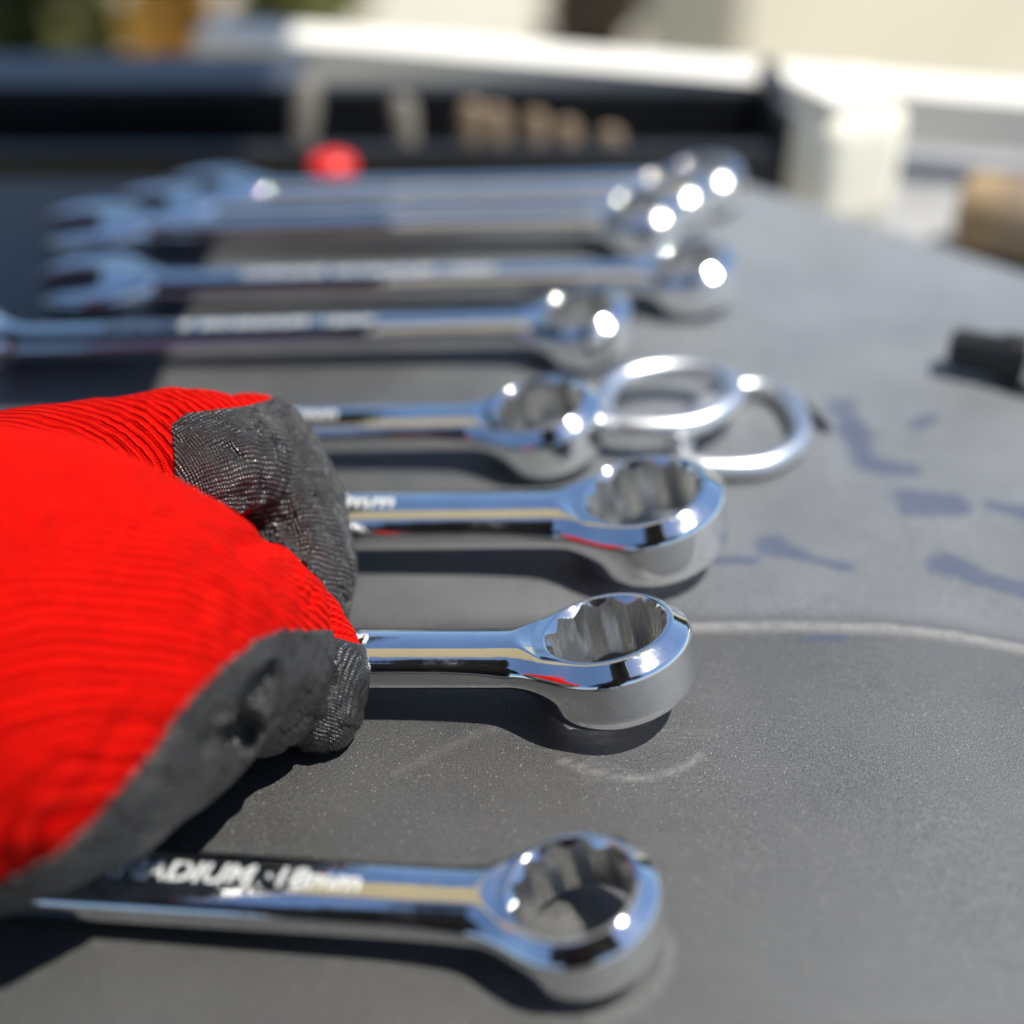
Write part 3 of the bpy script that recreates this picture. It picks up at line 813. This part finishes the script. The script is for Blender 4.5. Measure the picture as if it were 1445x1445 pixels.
def make_knit(name, coated):
    m, nt, b = mat(name)
    au = N_(nt, 'ShaderNodeAttribute'); au.attribute_name = 'along'
    av = N_(nt, 'ShaderNodeAttribute'); av.attribute_name = 'across'
    u, v = au.outputs['Fac'], av.outputs['Fac']
    wob = math_(nt, 'MULTIPLY', math_(nt, 'SUBTRACT', noise(nt, 110, 3), 0.5), 2.2)
    vv = math_(nt, 'ADD', v, wob); uu = math_(nt, 'ADD', u, wob)
    st = math_(nt, 'SINE', math_(nt, 'MULTIPLY', vv, 2 * math.pi / (0.62 if coated else 0.8)))
    row = math_(nt, 'SINE', math_(nt, 'ADD', math_(nt, 'MULTIPLY', uu, 2 * math.pi / (0.9 if coated else 0.75)), math_(nt, 'MULTIPLY', math_(nt, 'ABSOLUTE', st), 1.6)))
    knit = math_(nt, 'ADD', math_(nt, 'MULTIPLY', st, 0.6), math_(nt, 'MULTIPLY', row, 0.5))
    rib = math_(nt, 'SINE', math_(nt, 'MULTIPLY', vv, 2 * math.pi / 1.9))
    if coated:
        h = math_(nt, 'ADD', knit, math_(nt, 'MULTIPLY', noise(nt, 900, 3), 1.2))
        nt.links.new(ramp(nt, noise(nt, 120, 5, 0.6), [(0.35, (0.010, 0.010, 0.010)), (0.7, (0.036, 0.035, 0.032))]), b.inputs['Base Color'])
        nt.links.new(ramp(nt, noise(nt, 500, 3), [(0.3, 0.25), (0.7, 0.42)]), b.inputs['Roughness'])
        b.inputs['Specular IOR Level'].default_value = 1.0
        n1 = bump(nt, b, h, 1.0, 0.00026)
        bump(nt, b, noise(nt, 170, 5, 0.65), 0.6, 0.0013, n1)
    else:
        h = math_(nt, 'ADD', knit, math_(nt, 'MULTIPLY', rib, 1.5))
        cr = ramp(nt, math_(nt, 'MULTIPLY_ADD', h, 0.25, 0.5), [(0.0, (0.40, 0.0008, 0.0006)), (0.5, (0.74, 0.002, 0.001)), (1.0, (0.86, 0.014, 0.005))])  # groove shade and lit ridges of the knit put into the red
        nt.links.new(cr, b.inputs['Base Color'])
        b.inputs['Roughness'].default_value = 0.9; b.inputs['Specular IOR Level'].default_value = 0.05
        n1 = bump(nt, b, h, 0.9, 0.00042)
        bump(nt, b, noise(nt, 60, 4, 0.6), 0.5, 0.002, n1)
    return m
def part(name, f, m, lo, hi, h, parent):
    P, F, N = nets(f, lo, hi, h, it=2, eps=0.3, slack=8.0)
    o = mesh_np(name, P, F, m, parent, N)
    u, s = knit_coords(P)
    add_attr(o, 'along', smooth_attr(F, len(P), u)); add_attr(o, 'across', smooth_attr(F, len(P), s))
    return o
allp = np.array([p for c in CH for p, r in c])
root = empty('gloved_hand', (0, 0, 0))
hx = U(300, 1000, 255)
props(root, 'hand in a red knit work glove with black coated fingertips and palm, pinching a wrench', 'gloved hand')
lo = np.array([-150, 130, -1.0]); hi = np.array([-28, 330, 105.0])
part('knit_glove', f_knit, make_knit('red_knit_fabric', False), lo, hi, 0.95, root)
part('palm_coating', f_coat, make_knit('black_nitrile_coating', True), lo, hi, 0.85, root)

# ------------------------------------------------------------------ what stands over the scene (out of frame, mirrored in the chrome)
def make_canopy():
    m, nt, b = mat('cream_canvas')
    b.inputs['Base Color'].default_value = (0.80, 0.74, 0.58, 1); b.inputs['Roughness'].default_value = 0.9
    tr = N_(nt, 'ShaderNodeBsdfTranslucent'); tr.inputs[0].default_value = (0.72, 0.66, 0.50, 1)
    ms = N_(nt, 'ShaderNodeMixShader'); ms.inputs[0].default_value = 0.4
    nt.links.new(b.outputs[0], ms.inputs[1]); nt.links.new(tr.outputs[0], ms.inputs[2])
    nt.links.new(ms.outputs[0], nt.nodes['Material Output'].inputs[0])
    return m
bm = bmesh.new(); add_box(bm, (-600, 545, 700), (1580, 410, 1.5))
root = empty('canvas_awning', (0, 0, 0)); props(root, 'cream canvas awning stretched over the far left of the work surface, above the picture', 'awning')
mesh_bm('canvas', bm, make_canopy(), root)
bm = bmesh.new(); add_tube(bm, [(-1390, 341, 700), (190, 341, 700)], 6, 12); mesh_bm('front_pole', bm, STEEL, root, True)
JACKET = simple('black_jacket_cloth', (0.014, 0.014, 0.016), 0.85, 0, 30, 0.3)
SKIN = simple('skin', (0.42, 0.25, 0.17), 0.5, 0, 30, 0.1)
BODY = [[(np.array(a, float), r_) for a, r_ in c] for c in (
    [((-60, -420, -100), 150), ((-60, -300, 250), 165), ((-50, -110, 520), 165), ((-45, 20, 600), 95), ((-42, 60, 610), 60)],
    [((-240, -120, 520), 70), ((-330, -190, 300), 52), ((-190, -100, 225), 40), ((-90, -50, 205), 30)],
    [((140, -120, 520), 70), ((250, -190, 300), 52), ((170, -100, 225), 40), ((90, -50, 205), 30)],
    [((-42, 60, 600), 62), ((-40, 140, 560), 88), ((-40, 190, 520), 70)])]
def f_body(P):
    d = None
    for c in BODY:
        q = d_chain(P, c); d = q if d is None else smin(d, q, 30)
    return d
P_, F_, Nn = nets(f_body, (-420, -600, -260), (350, 290, 720), 16, it=2, eps=2, slack=60)
root = empty('person', (0, -400, -260)); o = mesh_np('body', P_ - np.array([0, -400, -260.0]), F_, JACKET, root, Nn)
props(root, 'person in a black hooded jacket leaning over the tools from behind the viewpoint', 'person')
bm = bmesh.new(); add_box(bm, (0, 0, 0), (152, 74, 8))
root = empty('phone', (0, -8, CAM_H - 6)); root.rotation_euler = (R(90 - PITCH), 0, 0)
props(root, 'black phone held over the tools, seen only mirrored in the chrome', 'phone')
bmb = bmesh.new(); add_box(bmb, (0, 0, 8), (152, 74, 8)); mesh_bm('phone_body', bmb, BLACK, root, bevel=2); bm.free()
